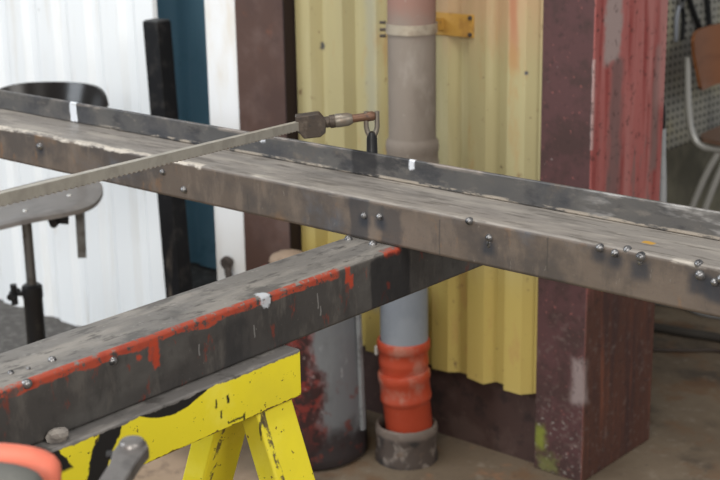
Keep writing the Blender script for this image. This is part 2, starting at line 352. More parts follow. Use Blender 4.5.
sb = B()
aa = radians(16); pts = []
for i in range(19):
    z = .075+.37*i/18; r = .1385-.010*min(1, z/.43)+.002
    pts.append((r, z))
def pol(r, a, z): return (BX+r*cos(a), BY+r*sin(a), z)
for k in range(18):
    (r0, z0), (r1, z1) = pts[k], pts[k+1]
    hexa(sb, [pol(r0, aa-.05, z0), pol(r0+.009, aa-.05, z0), pol(r0+.009, aa+.05, z0), pol(r0, aa+.05, z0)], [pol(r1, aa-.05, z1), pol(r1+.009, aa-.05, z1), pol(r1+.009, aa+.05, z1), pol(r1, aa+.05, z1)])
obj('seam_strip', sb, M('bare seam metal', (.33, .34, .35), .5, .2, off=bo).mottle((.1, .09, .09), 20, .5, .66, .6).done(), t)
lb = blob(B(), (BX-.045, BY-.01, .486), (.050, .050, .023), 3, .05)
tag(obj('cloth_bundle', lb, M('pale beige cloth', (.30, .22, .16), .9).mottle((.2, .145, .105), 20, .45, .65, .7).done(.5), origin=(BX-.045, BY-.01, .463), smooth=True, angle=90), 'pale beige cloth bundle on top of the grey and red drum', 'cloth')
# ================================================================== STOOL
SX, SY = -2.844, 2.023
rh = Vector((.7597, .6501, 0)); fh = Vector((-.6501, .7597, 0))
def sp(l, d, z): return Vector((SX, SY, 0))+rh*l+fh*d+Vector((0, 0, z))
t = thing('workshop_stool', 'worn swivel workshop stool with grey brown seat and glossy black backrest', 'stool', (SX, SY, 0))
so = (SX, SY, 0)
pm = M('worn seat shell', (.155, .140, .130), .42, off=so).mottle((.22, .20, .18), 9, .45, .68, .7).mottle((.09, .08, .075), 14, .52, .68, .6, shift=4).done(.05)
nb = B(); nr, ns = 10, 48; rings = []
for j in range(nr+1):
    f = j/nr; ring = []
    for k in range(ns):
        a = 2*pi*k/ns; ca, sa = cos(a), sin(a)
        rr = .188*f/((abs(ca)**2.7+abs(sa)**2.7)**(1/2.7))
        l, d = rr*ca, rr*sa*(1.0 if sa > 0 else .92)
        z = .606+.25*l-(.9*l*l if l > 0 else -.35*l*l)+.006*f**3-.005*max(0, f-.93)/.07 + (.07*d if d > 0 else .02*d)
        ring.append(sp(l, d, z))
    rings.append(ring)
vt = [[nb.verts.new(p) for p in r] for r in rings[1:]]; vb = [[nb.verts.new(p-Vector((0, 0, .011))) for p in r] for r in rings[1:]]
ct, cbm = nb.verts.new(rings[0][0]), nb.verts.new(rings[0][0]-Vector((0, 0, .011)))
for k in range(ns):
    k2 = (k+1) % ns
    nb.faces.new((ct, vt[0][k], vt[0][k2])); nb.faces.new((cbm, vb[0][k2], vb[0][k]))
    for j in range(nr-1):
        nb.faces.new((vt[j][k], vt[j+1][k], vt[j+1][k2], vt[j][k2])); nb.faces.new((vb[j][k2], vb[j+1][k2], vb[j+1][k], vb[j][k]))
    nb.faces.new((vt[-1][k], vb[-1][k], vb[-1][k2], vt[-1][k2]))
bmesh.ops.recalc_face_normals(nb, faces=nb.faces)
seat = obj('seat', nb, pm, t, smooth=True, angle=60)
riv = M('steel rivet', (.5, .48, .45), .3, .9).done()
for l, d in ((.03, .06), (-.08, .07), (.02, -.08), (.11, .01)):
    obj('rivet', lathe(B(), [(0, .004), (.005, .003), (.007, 0), (.007, -.004), (0, -.004)], sp(l, d, .607+.25*l-(.9*l*l if l > 0 else -.35*l*l)+.02*d), seg=12), riv, seat, smooth=True)
blk = M('black enamel', (.014, .014, .015), .4).mottle((.05, .045, .04), 30, .55, .68, .6).done(.05)
stl = M('dull steel rod', (.16, .155, .15), .4, .7).mottle((.08, .07, .06), 30, .5, .66, .7).done()
obj('stem', tube(B(), [sp(0, 0, .30), sp(0, 0, .585)], .0125, 18), stl, t, smooth=True)
mp = B(); lathe(mp, [(0, .588), (.04, .588), (.04, .582), (.022, .576), (.020, .560), (0, .560)], (SX, SY, 0), seg=24); obj('seat_mount', mp, blk, t, smooth=True)
obj('hub', lathe(B(), [(0, .06), (.024, .06), (.024, .36), (.026, .364), (.026, .392), (.020, .398), (.013, .398), (0, .398)], (SX, SY, 0), seg=26), blk, t, smooth=True)
kb = B(); tube(kb, [sp(-.022, -.006, .375), sp(-.046, -.012, .375)], .006, 10)
for a in range(4): tube(kb, [sp(-.044, -.011, .375), sp(-.044+.004*cos(a*pi/2), -.011+.026*cos(a*pi/2), .375+.026*sin(a*pi/2))], [.008, .009], 10)
blob(kb, sp(-.046, -.012, .375), (.012, .012, .012), 2)
obj('clamp_knob', kb, blk, t, smooth=True)
for a in range(5):
    an = a*2*pi/5+.5; e = Vector((cos(an), sin(an), 0))
    lg = obj('leg', tube(B(), [Vector((SX, SY, .10))+e*.02, Vector((SX, SY, .075))+e*.13, Vector((SX, SY, .038))+e*.235], [.017, .015, .012], 12), blk, t, smooth=True)
    obj('rubber_foot', lathe(B(), [(0, 0), (.016, 0), (.018, .01), (.015, .034), (0, .036)], Vector((SX, SY, 0))+e*.235, seg=14), blk, lg, smooth=True)
br = B()
hexa(br, [sp(.02, .02, .580), sp(.02, .05, .580), sp(.02, .05, .588), sp(.02, .02, .588)], [sp(.110, .13, .580), sp(.090, .16, .580), sp(.090, .16, .588), sp(.110, .13, .588)])
obj('seat_bracket', br, blk, t)
bar = B(); hexa(bar, [sp(.093, -.02+.150, .425), sp(.115, -.02+.150, .425), sp(.115, -.02+.157, .425), sp(.093, -.02+.157, .425)], [sp(.093, -.02+.158, .585), sp(.115, -.02+.158, .585), sp(.115, .165, .585), sp(.093, .165, .585)])
hexa(bar, [sp(.093, -.02+.158, .585), sp(.115, -.02+.158, .585), sp(.115, .165, .585), sp(.093, .165, .585)], [sp(.093, .202, .83), sp(.115, .202, .83), sp(.115, .209, .83), sp(.093, .209, .83)])
obj('backrest_bar', bar, stl, t, bev=.001)
kb = B(); tube(kb, [sp(.088, -.045, .607), sp(.088, -.045, .568)], .007, 10)
for a in range(3):
    an = a*2*pi/3+.3; tube(kb, [sp(.088, -.045, .576), sp(.088+.026*cos(an), -.045+.026*sin(an), .573)], [.009, .011], 10)
obj('star_knob', kb, blk, t, smooth=True)
rb = B(); gl = M('glossy black backrest', (.012, .010, .009), .22, off=so).mottle((.03, .022, .018), 12, .55, .7, .4).done()
cl, cd, R0 = .026, .035, .165; n = 28; vin = []; th_ = .008
for i in range(n+1):
    u_ = -1+2*i/n; an = radians(90-12)+u_*radians(-64)
    hh = .052*(1-abs(u_)**5.0*.75)
    row = []
    for r in (R0, R0+th_):
        for z in (-1, -.5, 0, .5, 1): row.append(rb.verts.new(sp(cl+(r+.016*z)*cos(an), cd+(r+.016*z)*sin(an), .822+z*hh)))
    vin.append(row)
for a, b in zip(vin, vin[1:]):
    for k in range(4):
        rb.faces.new((a[k], a[k+1], b[k+1], b[k])); rb.faces.new((a[5+k+1], a[5+k], b[5+k], b[5+k+1]))
    rb.faces.new((a[0], b[0], b[5], a[5])); rb.faces.new((a[4], a[9], b[9], b[4]))
for row in (vin[0], vin[-1]):
    rb.faces.new(row[:5]+row[5:][::-1])
bmesh.ops.recalc_face_normals(rb, faces=rb.faces)
obj('backrest', rb, gl, t, smooth=True)
# ================================================================== SAWHORSE
t = thing('sawhorse', 'yellow steel sawhorse with black hazard stripes under the cross beam', 'sawhorse', (-1.24, .5, 0))
to = (-1.24, .5, 0)
def yellow(name):
    return M(name, (.86, .72, .032), .42, off=to).mottle((.76, .63, .04), 6, .45, .7, .6).mottle((.92, .80, .10), 12, .55, .72, .5, shift=3)
def chips(m):
    m.mottle((.10, .05, .025), 60, .645, .68, .95, shift=5).mottle((.03, .025, .02), 120, .67, .71, .9, shift=8).mottle((.05, .035, .02), 34, .68, .70, .9, sv=(1, 1, .35), shift=2); return m
tm = chips(yellow('hazard paint'))
blackc = (.018, .017, .017)
yv, zv = tm.ax[1], tm.ax[2]
dj = tm.math('MULTIPLY', tm.math('SUBTRACT', tm.noise(30, 4), .5), .022)
def diag(y0, y1, k):
    u = tm.math('ADD', tm.math('SUBTRACT', yv, tm.math('MULTIPLY', tm.math('SUBTRACT', zv, .807), k)), dj)
    return tm.mul(tm.ss(u, y0-.002, y0+.002), tm.ss(u, y1+.002, y1-.002))
tm.over(blackc, diag(.898, .930, .50))
tm.over(blackc, diag(.60, .80, .55))
tm.over(blackc, tm.mul(diag(.78, .875, -.6), tm.ss(zv, .806, .812)))
yq = tm.math('SUBTRACT', yv, 1.028)
tm.over(blackc, tm.ss(tm.math('SUBTRACT', tm.math('ADD', zv, tm.math('MULTIPLY', dj, .4)), tm.math('MULTIPLY', tm.mul(yq, yq), 5.0)), .821, .8235))
for (y, z, dy, dz) in ((1.092, .812, .0012, .006), (1.112, .812, .002, .006), (1.1, .796, .0015, .005), (1.125, .781, .014, .0012), (1.139, .779, .0015, .006)):
    tm.over(blackc, tm.box(y=(y-dy, y+dy), z=(z-dz, z+dz), soft=.0015, amp=.006, scale=120))
tm.over((.12, .055, .03), tm.mul(tm.ss(tm.math('ADD', zv, tm.math('MULTIPLY', tm.math('SUBTRACT', tm.noise(60, 3, shift=3), .5), .014)), .7765, .775), .9))
dirt = tm.ss(tm.math('ADD', zv, tm.math('MULTIPLY', tm.math('SUBTRACT', tm.noise(45, 4, shift=2), .5), .010)), .8345, .8365)
tm.over((.155, .145, .138), dirt); tm.mottle((.27, .25, .23), 40, .5, .66, .7, sv=(1, .4, 1), mask=dirt); tm.mottle((.06, .055, .05), 30, .55, .68, .7, shift=5, mask=dirt)
rb = B()
prism(rb, [(-1.180, .774), (-1.180, .839), (-1.318, .839), (-1.318, .774), (-1.312, .774), (-1.312, .832), (-1.187, .832), (-1.187, .774)], 1, -.35, 1.245)
obj('top_rail', rb, tm.done(.1, 90), t, bev=.003)
lm = chips(yellow('leg paint'))
lm.mottle((.05, .04, .03), 30, .66, .70, .9, sv=(1, 1, .3), shift=12)
lm.mottle((.10, .07, .05), 70, .45, .56, .9, shift=15, mask=lm.ss(lm.math('ABSOLUTE', lm.math('ADD', lm.math('ADD', lm.ax[1], lm.math('MULTIPLY', lm.math('SUBTRACT', lm.noise(40, 3), .5), .008)), -1.1790)), .0052, .0030))
lm = lm.done(.08, 80)
for (yb, sgn, x0, x1) in ((1.170, 1, -1.228, -1.190), (1.165, -1, -1.285, -1.245), (-.28, 1, -1.228, -1.190), (-.28, -1, -1.285, -1.245)):
    k = .45*sgn*.82; dzt = .830
    a = [(x0, yb, dzt), (x1, yb, dzt), (x1, yb+.066, dzt), (x0, yb+.066, dzt)]
    xo = k*(.774-0); xt = -k*.056
    a = [(p[0]+xt, p[1], p[2]) for p in a]
    b = [(x0+xo, yb, 0), (x1+xo, yb, 0), (x1+xo, yb+.066, 0), (x0+xo, yb+.066, 0)]
    obj('leg', hexa(B(), a, b), lm, t, bev=.004)
for yb in (1.178, -.272):
    x = .25*.37*2
    obj('brace', box(B(), -1.3-.135, -1.175+.135, yb+.01, yb+.04, .40, .44), lm, t, bev=.003)
lp = blob(B(), (-1.193, .868, .8465), (.009, .014, .009), 2, .28)
tag(obj('stone_chip', lp, M('grey stone', (.30, .27, .24), .9).mottle((.18, .16, .15), 60, .45, .65, .7).done(.6, 200), origin=(-1.193, .866, .839)), 'small grey stone chip lying on the near part of the sawhorse rail', 'stone')
# ================================================================== BEAMS
nubm = M('weld nub metal', (.24, .235, .235), .40, .8).mottle((.05, .05, .055), 120, .48, .62, .8).done(.2, 300)
def nub(p, axis, r, parent, tail=0):
    bm = B(); lathe(bm, [(r*1.15, -.0015), (r*1.1, r*.15), (r, r*.5), (r*.72, r*.95), (r*.35, r*1.15), (0, r*1.2)], p, axis, 16)
    if tail: blob(bm, Vector(p)+Vector((-.001, .0, -tail*.6)), (r*.75, r*.35, tail*.6), 2, .1)
    obj('weld_nub', bm, nubm, parent, smooth=True, angle=70)
# cross beam
t = thing('cross_beam', 'dark steel box beam with orange primer edge lying on the yellow sawhorse', 'beam', (-1.252, 1.02, .839))
cbo = (-1.252, 1.02, .839)
cx = M('dark mill steel with primer', (.068, .062, .058), .48, .2, off=cbo)
cx.mottle((.115, .108, .10), 9, .42, .66, .8, sv=(1, .5, 1)).mottle((.048, .045, .043), 14, .5, .66, .6, sv=(1, 1, .5), shift=4).mottle((.26, .24, .22), 150, .68, .73, .5, shift=6)
cx.mottle((.30, .29, .28), 60, .70, .73, .7, sv=(1, 1, .12), shift=9).mottle((.20, .045, .03), 38, .60, .67, .7, sv=(1, 1, .45), shift=13)
cx.mottle((.125, .112, .10), 38, .50, .68, .7, sv=(1, 1, .35), shift=15).mottle((.045, .042, .040), 46, .54, .70, .5, sv=(1, 1, .6), shift=19)
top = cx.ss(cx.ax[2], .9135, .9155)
cx.over((.185, .172, .158), top); cx.mottle((.29, .265, .235), 22, .44, .64, .85, sv=(1.6, .3, 1), shift=2, mask=top); cx.mottle((.075, .068, .062), 60, .54, .66, .85, sv=(1.4, .4, 1), shift=28, mask=top); cx.mottle((.09, .085, .08), 26, .52, .66, .8, sv=(1, .5, 1), shift=8, mask=top)  # top painted lighter, light from above put into its base; mottles are grain
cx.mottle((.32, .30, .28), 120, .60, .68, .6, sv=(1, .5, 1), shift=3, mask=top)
jz = cx.math('MULTIPLY', cx.math('SUBTRACT', cx.noise(34, 4, sv=(1, .55, 1), shift=1), .5), .024)
zz = cx.math('ADD', cx.ax[2], jz)
oz = cx.mul(cx.ss(zz, .9045, .9075), cx.ss(cx.ax[0], -1.2105, -1.2085), cx.ss(cx.ax[1], 1.352, 1.342))
gap = cx.ss(cx.noise(22, 3, shift=17), .60, .66)
oz = cx.mul(oz, cx.math('SUBTRACT', 1.0, cx.math('MULTIPLY', gap, .85)), cx.ss(cx.noise(90, 4, .7, shift=23), .36, .50))
cx.over((.42, .070, .036), cx.mul(oz, .92)); cx.mottle((.34, .055, .035), 50, .5, .66, .7, shift=3, mask=oz)
face = cx.ss(cx.ax[0], -1.2055, -1.2045)
for (y, hw, z0, z1) in ((1.022, .0045, .876, .91), (1.014, .003, .888, .91), (1.366, .005, .893, .915), (1.372, .004, .884, .902), (1.452, .004, .862, .873), (.995, .004, .893, .9), (1.462, .018, .908, .917)):
    cx.over((.47, .062, .028), cx.mul(cx.box(x=(-1.215, -1.20), y=(y-hw, y+hw), z=(z0, z1), soft=.0025, amp=.011, scale=110), .85))
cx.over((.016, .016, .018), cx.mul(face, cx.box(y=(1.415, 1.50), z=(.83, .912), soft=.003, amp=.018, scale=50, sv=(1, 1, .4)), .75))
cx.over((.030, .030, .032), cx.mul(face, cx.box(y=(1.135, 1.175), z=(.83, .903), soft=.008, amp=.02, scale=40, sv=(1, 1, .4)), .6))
cx.over((.56, .59, .62), cx.mul(cx.box(x=(-1.216, -1.20), y=(1.200, 1.213), z=(.900, .93), soft=.002, amp=.020, scale=110), .9))
for (y, z0, z1) in ((1.305, .872, .895), (1.31, .862, .875), (1.185, .866, .884), (1.09, .87, .885)):
    cx.over((.22, .21, .20), cx.mul(face, cx.box(y=(y-.0012, y+.0012), z=(z0, z1), soft=.0008, amp=.006, scale=70), .8))
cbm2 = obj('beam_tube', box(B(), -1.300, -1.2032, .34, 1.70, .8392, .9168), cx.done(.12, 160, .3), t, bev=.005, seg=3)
for (y, z, r) in ((.839, .9175, .0052), (.957, .908, .0048)): nub((-1.2035, y, z-.004), (1, 0, .35), r, cbm2)
for (x, y, r) in ((-1.232, .895, .0045), (-1.236, .842, .0034), (-1.2315, .862, .0024)): nub((x, y, .9165), (0, 0, 1), r, cbm2)
for (x, y) in ((-1.287, 1.464), (-1.243, 1.466)): nub((x, y, .9165), (0, -.4, 1), .0055, cbm2)
# long beam
t = thing('long_beam', 'long rusty grey steel box beam crossing the picture on the cross beam', 'beam', (-1.25, 1.53, .917))
lbo = (-1.25, 1.53, .917)
lx = M('brown grey mill steel', (.120, .094, .076), .5, .12, off=lbo)
lx.mottle((.168, .132, .106), 6, .42, .64, .8, sv=(.5, 1, 1)).mottle((.074, .064, .059), 8, .46, .62, .8, sv=(.8, 1, 1), shift=4)
lx.mottle((.22, .13, .07), 10, .58, .72, .6, sv=(.6, 1, 1), shift=7).mottle((.105, .115, .135), 7, .56, .7, .6, shift=11).mottle((.27, .24, .21), 140, .66, .73, .4, sv=(1, 1, .4), shift=3)
lx.mottle((.185, .145, .115), 34, .50, .68, .55, sv=(1, 1, .35), shift=15).mottle((.088, .072, .062), 42, .54, .70, .45, sv=(1, 1, .4), shift=19)
lx.mottle((.235, .125, .06), 24, .58, .72, .6, sv=(1, 1, .5), shift=27).mottle((.06, .06, .066), 230, .60, .72, .5, shift=31)
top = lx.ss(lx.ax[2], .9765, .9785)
lx.over((.245, .222, .20), top); lx.mottle((.36, .325, .285), 18, .45, .66, .8, sv=(.3, 1.8, 1), shift=2, mask=top); lx.mottle((.13, .115, .10), 60, .52, .66, .8, sv=(.25, 1.6, 1), shift=25, mask=top); lx.mottle((.42, .38, .33), 90, .58, .70, .6, sv=(.25, 1.6, 1), shift=33, mask=top); lx.mottle((.15, .135, .12), 16, .52, .68, .8, sv=(.35, 1.5, 1), shift=9, mask=top)  # lit top face painted in as a lighter base, with streaky steel grain
lx.mottle((.55, .50, .43), 40, .50, .60, .9, sv=(.22, 1.2, 1), shift=5, mask=lx.mul(lx.box(y=(1.4, 1.488), z=(.9745, 1), soft=.003), lx.ss(lx.noise(5, 3, shift=21), .42, .55)))
lx.over((.62, .56, .48), lx.mul(lx.box(x=(-2.6, -1.60), y=(1.4, 1.4835), z=(.9755, 1), soft=.002, amp=.026, scale=60, sv=(.35, 1, 1)), lx.ss(lx.noise(70, 4, .7, sv=(.4, 1, 1), shift=6), .42, .60), .75))
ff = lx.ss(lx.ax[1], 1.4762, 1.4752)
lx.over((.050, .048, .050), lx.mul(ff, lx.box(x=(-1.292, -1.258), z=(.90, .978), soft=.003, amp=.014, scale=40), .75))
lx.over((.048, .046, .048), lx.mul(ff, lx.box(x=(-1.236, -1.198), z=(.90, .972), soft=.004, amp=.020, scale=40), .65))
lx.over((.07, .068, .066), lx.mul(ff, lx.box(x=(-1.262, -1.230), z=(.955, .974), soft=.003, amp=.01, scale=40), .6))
for (x, a, z) in ((-.878, .010, .970), (-.856, .010, .966), (-.82, .013, .962), (-.74, .014, .960), (-.715, .016, .957), (-1.047, .011, .950), (-1.265, .010, .950), (-1.236, .010, .952), (-2.013, .009, .955)):
    lx.over((.028, .034, .045), lx.mul(ff, lx.box(x=(x-a, x+a), z=(z-a*1.3, z+a*.5), soft=.007, amp=.008, scale=60), .75))
for (x, z0, z1) in ((-.955, .93, .975), (-1.13, .92, .97), (-1.5, .925, .95)):
    lx.over((.06, .055, .05), lx.mul(ff, lx.box(x=(x-.001, x+.001), z=(z0, z1), soft=.0012, amp=.006, scale=40), .7))
lx.over((.50, .28, .05), lx.box(x=(-.842, -.825), y=(1.512, 1.522), z=(.975, 1), soft=.002, amp=.008, scale=80))
beam = obj('beam_tube', box(B(), -2.75, -.30, 1.4742, 1.595, .9170, .980), lx.done(.12, 150, .3), t, bev=.006, seg=3)
for (x, z, r, tl) in ((-2.013, .958, .0062, 0), (-1.755, .956, .0052, 0), (-1.692, .957, .005, 0), (-1.643, .935, .0055, 0), (-1.265, .954, .0046, 0), (-1.236, .957, .0048, 0), (-1.08, .9765, .0050, 0),
                      (-1.047, .959, .0050, .012), (-.878, .9755, .0050, 0), (-.856, .9725, .0050, 0), (-.820, .9745, .0058, .010), (-.740, .9665, .0060, 0), (-.7205, .9615, .0048, 0), (-.712, .967, .0056, 0)):
    nub((x, 1.4745, z), (0, -1, .25), r, beam, tl)
for (x, y, r) in ((-.842, 1.4805, .0055), (-.745, 1.480, .0055)): nub((x, y, .977), (0, -.5, 1), r, beam)
# flat bar on edge
t = thing('flat_bar', 'grey flat steel bar standing on edge along the back of the long beam', 'bar', (-1.4, 1.5785, .98))
fo = (-1.4, 1.5785, .98)
fb = M('blue grey flat steel', (.105, .102, .10), .45, .4, off=fo)
fb.mottle((.165, .15, .135), 7, .42, .66, .8, sv=(.5, 1, 1)).mottle((.045, .044, .047), 30, .50, .66, .75, sv=(.5, 1, 1), shift=14).mottle((.22, .195, .17), 44, .54, .68, .6, sv=(.5, 1, 1), shift=17).mottle((.06, .062, .07), 9, .5, .68, .7, shift=4).mottle((.20, .15, .11), 12, .6, .74, .5, shift=7)
for (x, hw, z0) in ((-2.044, .010, .982), (-1.564, .0045, 1.004), (-1.258, .0045, 1.004)):
    fb.over((.78, .80, .84), fb.box(x=(x-hw, x+hw), z=(z0, 1.03), soft=.002, amp=.016, scale=110, sv=(1, 1, .4)))
fb.over((.035, .034, .036), fb.mul(fb.box(x=(-1.375, -1.325), z=(.97, 1.03), soft=.004, amp=.016, scale=40), .8))
fb.mottle((.50, .48, .46), 16, .46, .60, .85, sv=(.4, 1, 1.6), shift=3, mask=fb.box(x=(-.95, -.6), z=(.975, 1.03), soft=.03))
fb.mottle((.46, .40, .33), 90, .44, .56, .85, sv=(.3, 1, 1), shift=5, mask=fb.mul(fb.box(z=(.97, .9858), soft=.0012), fb.box(x=(-1.95, -.6), soft=.08)))
fb.mottle((.34, .29, .25), 20, .55, .66, .7, sv=(.3, 1, 1), shift=9, mask=fb.box(z=(1.0125, 1.02), soft=.002))
obj('bar_strip', box(B(), -2.72, -.34, 1.5755, 1.5815, .9802, 1.0175), fb.done(.1, 150, .3), t, bev=.0024, seg=2)
# ================================================================== BAR CLAMP
A0 = Vector((-1.425, 1.513, 1.0585)); A1 = Vector((-1.03, .485, 1.172)); dr = (A1-A0).normalized()
t = thing('bar_clamp', 'steel bar clamp with notched rail reaching over both beams', 'clamp', (-1.345, 1.588, .980))
sb = B()
sideV = dr.cross(Vector((0, 0, 1))).normalized(); upV = sideV.cross(dr).normalized()
L_ = (A1-A0).length; n = 190; hw, ht = .0048, .0068
vs = []
for i in range(n+1):
    p = A0+dr*(L_*i/n); dz = .0024 if i % 2 else 0.0
    vs.append([sb.verts.new(p+sideV*a*hw+upV*b) for a, b in ((-1, -ht+dz), (1, -ht+dz), (1, ht), (-1, ht))])
for a, b in zip(vs, vs[1:]):
    for k in range(4): sb.faces.new((a[k], a[(k+1) % 4], b[(k+1) % 4], b[k]))
sb.faces.new(vs[0]); sb.faces.new(vs[-1][::-1]); bmesh.ops.recalc_face_normals(sb, faces=sb.faces)
rl = M('zinc grey rail', (.40, .37, .315), .45, .2).mottle((.30, .275, .235), 30, .45, .66, .7).mottle((.42, .39, .34), 40, .55, .7, .5, shift=3).done(.1, 300)
obj('rail', sb, rl, t)
hm = M('worn clamp iron', (.060, .046, .037), .5, .3).mottle((.12, .095, .075), 60, .5, .66, .7).mottle((.03, .03, .03), 50, .55, .66, .7, shift=4).done(.2, 200)
ch = M('dull chrome', (.20, .175, .145), .42, .5).mottle((.2, .15, .11), 60, .5, .66, .6).done(.1)
# head block + neck + collar + eye run on past the rail towards the wall
hd = (Vector((-1.345, 1.588, 1.0705))-A0); hd = Vector((hd.x, hd.y, hd.z)).normalized()
hs = hd.cross(Vector((0, 0, 1))).normalized(); hu = hs.cross(hd).normalized()
def hp(l, s, u): return A0+hd*(l+.009)+hs*s+hu*u
hbk = B(); prof = [(-.012, .0165), (.024, .0165), (.033, .003), (.030, -.014), (.021, -.0195), (-.003, -.0190), (-.013, -.004)]
va = [hbk.verts.new(hp(l, -.012, u)) for l, u in prof]; vb_ = [hbk.verts.new(hp(l, .012, u)) for l, u in prof]
hbk.faces.new(va); hbk.faces.new(vb_[::-1])
for i in range(len(prof)): hbk.faces.new((va[i], vb_[i], vb_[(i+1) % len(prof)], va[(i+1) % len(prof)]))
bmesh.ops.recalc_face_normals(hbk, faces=hbk.faces); obj('clamp_head', hbk, hm, t, bev=.002)
LL = (Vector((-1.345, 1.588, 1.0705))-A0).length
obj('neck', lathe(B(), [(0, .010), (.0085, .010), (.0085, LL*.42), (.0100, LL*.43), (.0100, LL*.50), (0, LL*.50)], A0, hd, 20), hm, t, smooth=True)
obj('collar', lathe(B(), [(0, LL*.50), (.0095, LL*.50), (.0105, LL*.52), (.0100, LL*.68), (.0080, LL*.72), (.0070, LL*.74), (0, LL*.74)], A0, hd, 20), ch, t, smooth=True)
obj('screw_pin', lathe(B(), [(0, LL*.72), (.0062, LL*.72), (.0062, LL*.93), (.0074, LL*.95), (.0074, LL*1.02), (.005, LL*1.05), (0, LL*1.05)], A0, hd, 18), M('rusty pin', (.14, .075, .048), .5, .4).mottle((.06, .045, .04), 70, .5, .66, .7).done(.2), t, smooth=True)
E0 = Vector((-1.345, 1.588, 0))
fk = B()
for s in (-1, 1):
    c = E0+rh*(s*.0082)
    tube(fk, [c+Vector((0, 0, 1.078)), c+Vector((0, 0, 1.054)), E0+rh*(s*.0065)+Vector((0, 0, 1.047)), E0+rh*(s*.003)+Vector((0, 0, 1.041))], [.0036, .0038, .0040, .0045], 10)
obj('clevis', fk, ch, t, smooth=True)
obj('spindle', lathe(B(), [(0, .980), (.0105, .980), (.0105, .986), (.0088, .989), (.0080, 1.036), (.0062, 1.046), (0, 1.048)], E0, seg=18), blk, t, smooth=True)
# ================================================================== FAR ROOM : PEGBOARD, CHAIR, HOSES
poff = (-2.352, 5.0, .38)
t = thing('pegboard', 'grey perforated metal tool panel on the far room wall behind the column', 'panel', poff)
pg = M('perforated grey metal', (.33, .32, .28), .6, .0, off=poff).mottle((.42, .38, .25), 5, .45, .68, .7).mottle((.20, .20, .20), 4, .5, .7, .7, shift=5)
def cell(v, p): return pg.math('SUBTRACT', pg.math('FRACT', pg.math('DIVIDE', v, p)), .5)
cy_, cz_ = cell(pg.ax[1], .034), cell(pg.math('ADD', pg.ax[2], 2.0), .027)
rr = pg.math('SQRT', pg.math('ADD', pg.mul(cy_, cy_), pg.mul(cz_, cz_)))
pg.over((.02, .02, .02), pg.ss(rr, .26, .20))
obj('perforated_sheet', box(B(), -2.358, -2.346, 4.1, 6.2, .385, 1.75), pg.done(), t, bev=.002)
for yv_ in (4.09, 6.2): obj('panel_frame', box(B(), -2.3595, -2.338, yv_, yv_+.02, .375, 1.76), M('panel edge', (.12, .12, .12), .5).done(), t, bev=.002)
CC = Vector((-1.975, 4.225, 0))+fh*.28-rh*.046
fwd = (rh*.80-fh*.60).normalized(); wid = Vector((-fwd.y, fwd.x, 0)) ; wid = wid if wid.dot(fh) > 0 else -wid
def cpnt(f, w_, z): return CC+fwd*f+wid*w_+Vector((0, 0, z))
t = thing('workshop_chair', 'brown plywood chair with bent chrome tube legs beside the perforated panel', 'chair', CC)
ply = M('brown plywood', (.27, .105, .042), .4, off=CC).mottle((.20, .075, .03), 12, .45, .68, .7, sv=(.4, .4, 2)).done()
ply2 = M('worn brown plywood seat', (.20, .12, .085), .45, off=CC).mottle((.14, .08, .055), 12, .45, .68, .7).done()
chrome = M('chrome tube', (.52, .51, .48), .32, .3).done()
def panel(bm, f0, z0, f1, z1, w_, th, bow, lo=.75):
    rows = []; n = 14
    for i in range(n+1):
        u = -1+2*i/n; k = 1-abs(u)**6*.25; row = []
        for d in (0, th):
            for v in (0, .25, .5, .75, 1):
                vv = .5+(v-.5)*k; ww = w_*(lo+(1-lo)*min(1, v*1.4))
                row.append(bm.verts.new(cpnt(f0+(f1-f0)*vv-d+bow*u*u, ww*u, z0+(z1-z0)*vv)))
        rows.append(row)
    for a, b in zip(rows, rows[1:]):
        for q in range(4):
            bm.faces.new((a[q], a[q+1], b[q+1], b[q])); bm.faces.new((a[6+q], a[5+q], b[5+q], b[6+q]))
        bm.faces.new((a[0], b[0], b[5], a[5])); bm.faces.new((a[4], a[9], b[9], b[4]))
    for r in (rows[0], rows[-1]): bm.faces.new(r[:5]+r[5:][::-1])
    bmesh.ops.recalc_face_normals(bm, faces=bm.faces); return bm
obj('backrest', panel(B(), -.012, .625, -.035, .825, .200, .012, .035, .82), ply, t, smooth=True)
sb = B(); rows = []
for i in range(13):
    u = -1+2*i/12; row = []
    for d in (0, .013):
        for j in range(7):
            v = j/6; k = (1-abs(u)**5*.18); row.append(sb.verts.new(cpnt(.000+.42*(.5+(v-.5)*k), u*.195*(1-.12*abs(2*v-1)**4), .478-.02*(1-u*u)*sin(pi*v)-.02*max(0, v-.85)/.15-d)))
    rows.append(row)
for a, b in zip(rows, rows[1:]):
    for q in range(6): sb.faces.new((a[q], a[q+1], b[q+1], b[q])); sb.faces.new((a[8+q], a[7+q], b[7+q], b[8+q]))
    sb.faces.new((a[0], b[0], b[7], a[7])); sb.faces.new((a[6], a[13], b[13], b[6]))
for r in (rows[0], rows[-1]): sb.faces.new(r[:7]+r[7:][::-1])
bmesh.ops.recalc_face_normals(sb, faces=sb.faces); obj('seat', sb, ply2, t, smooth=True)
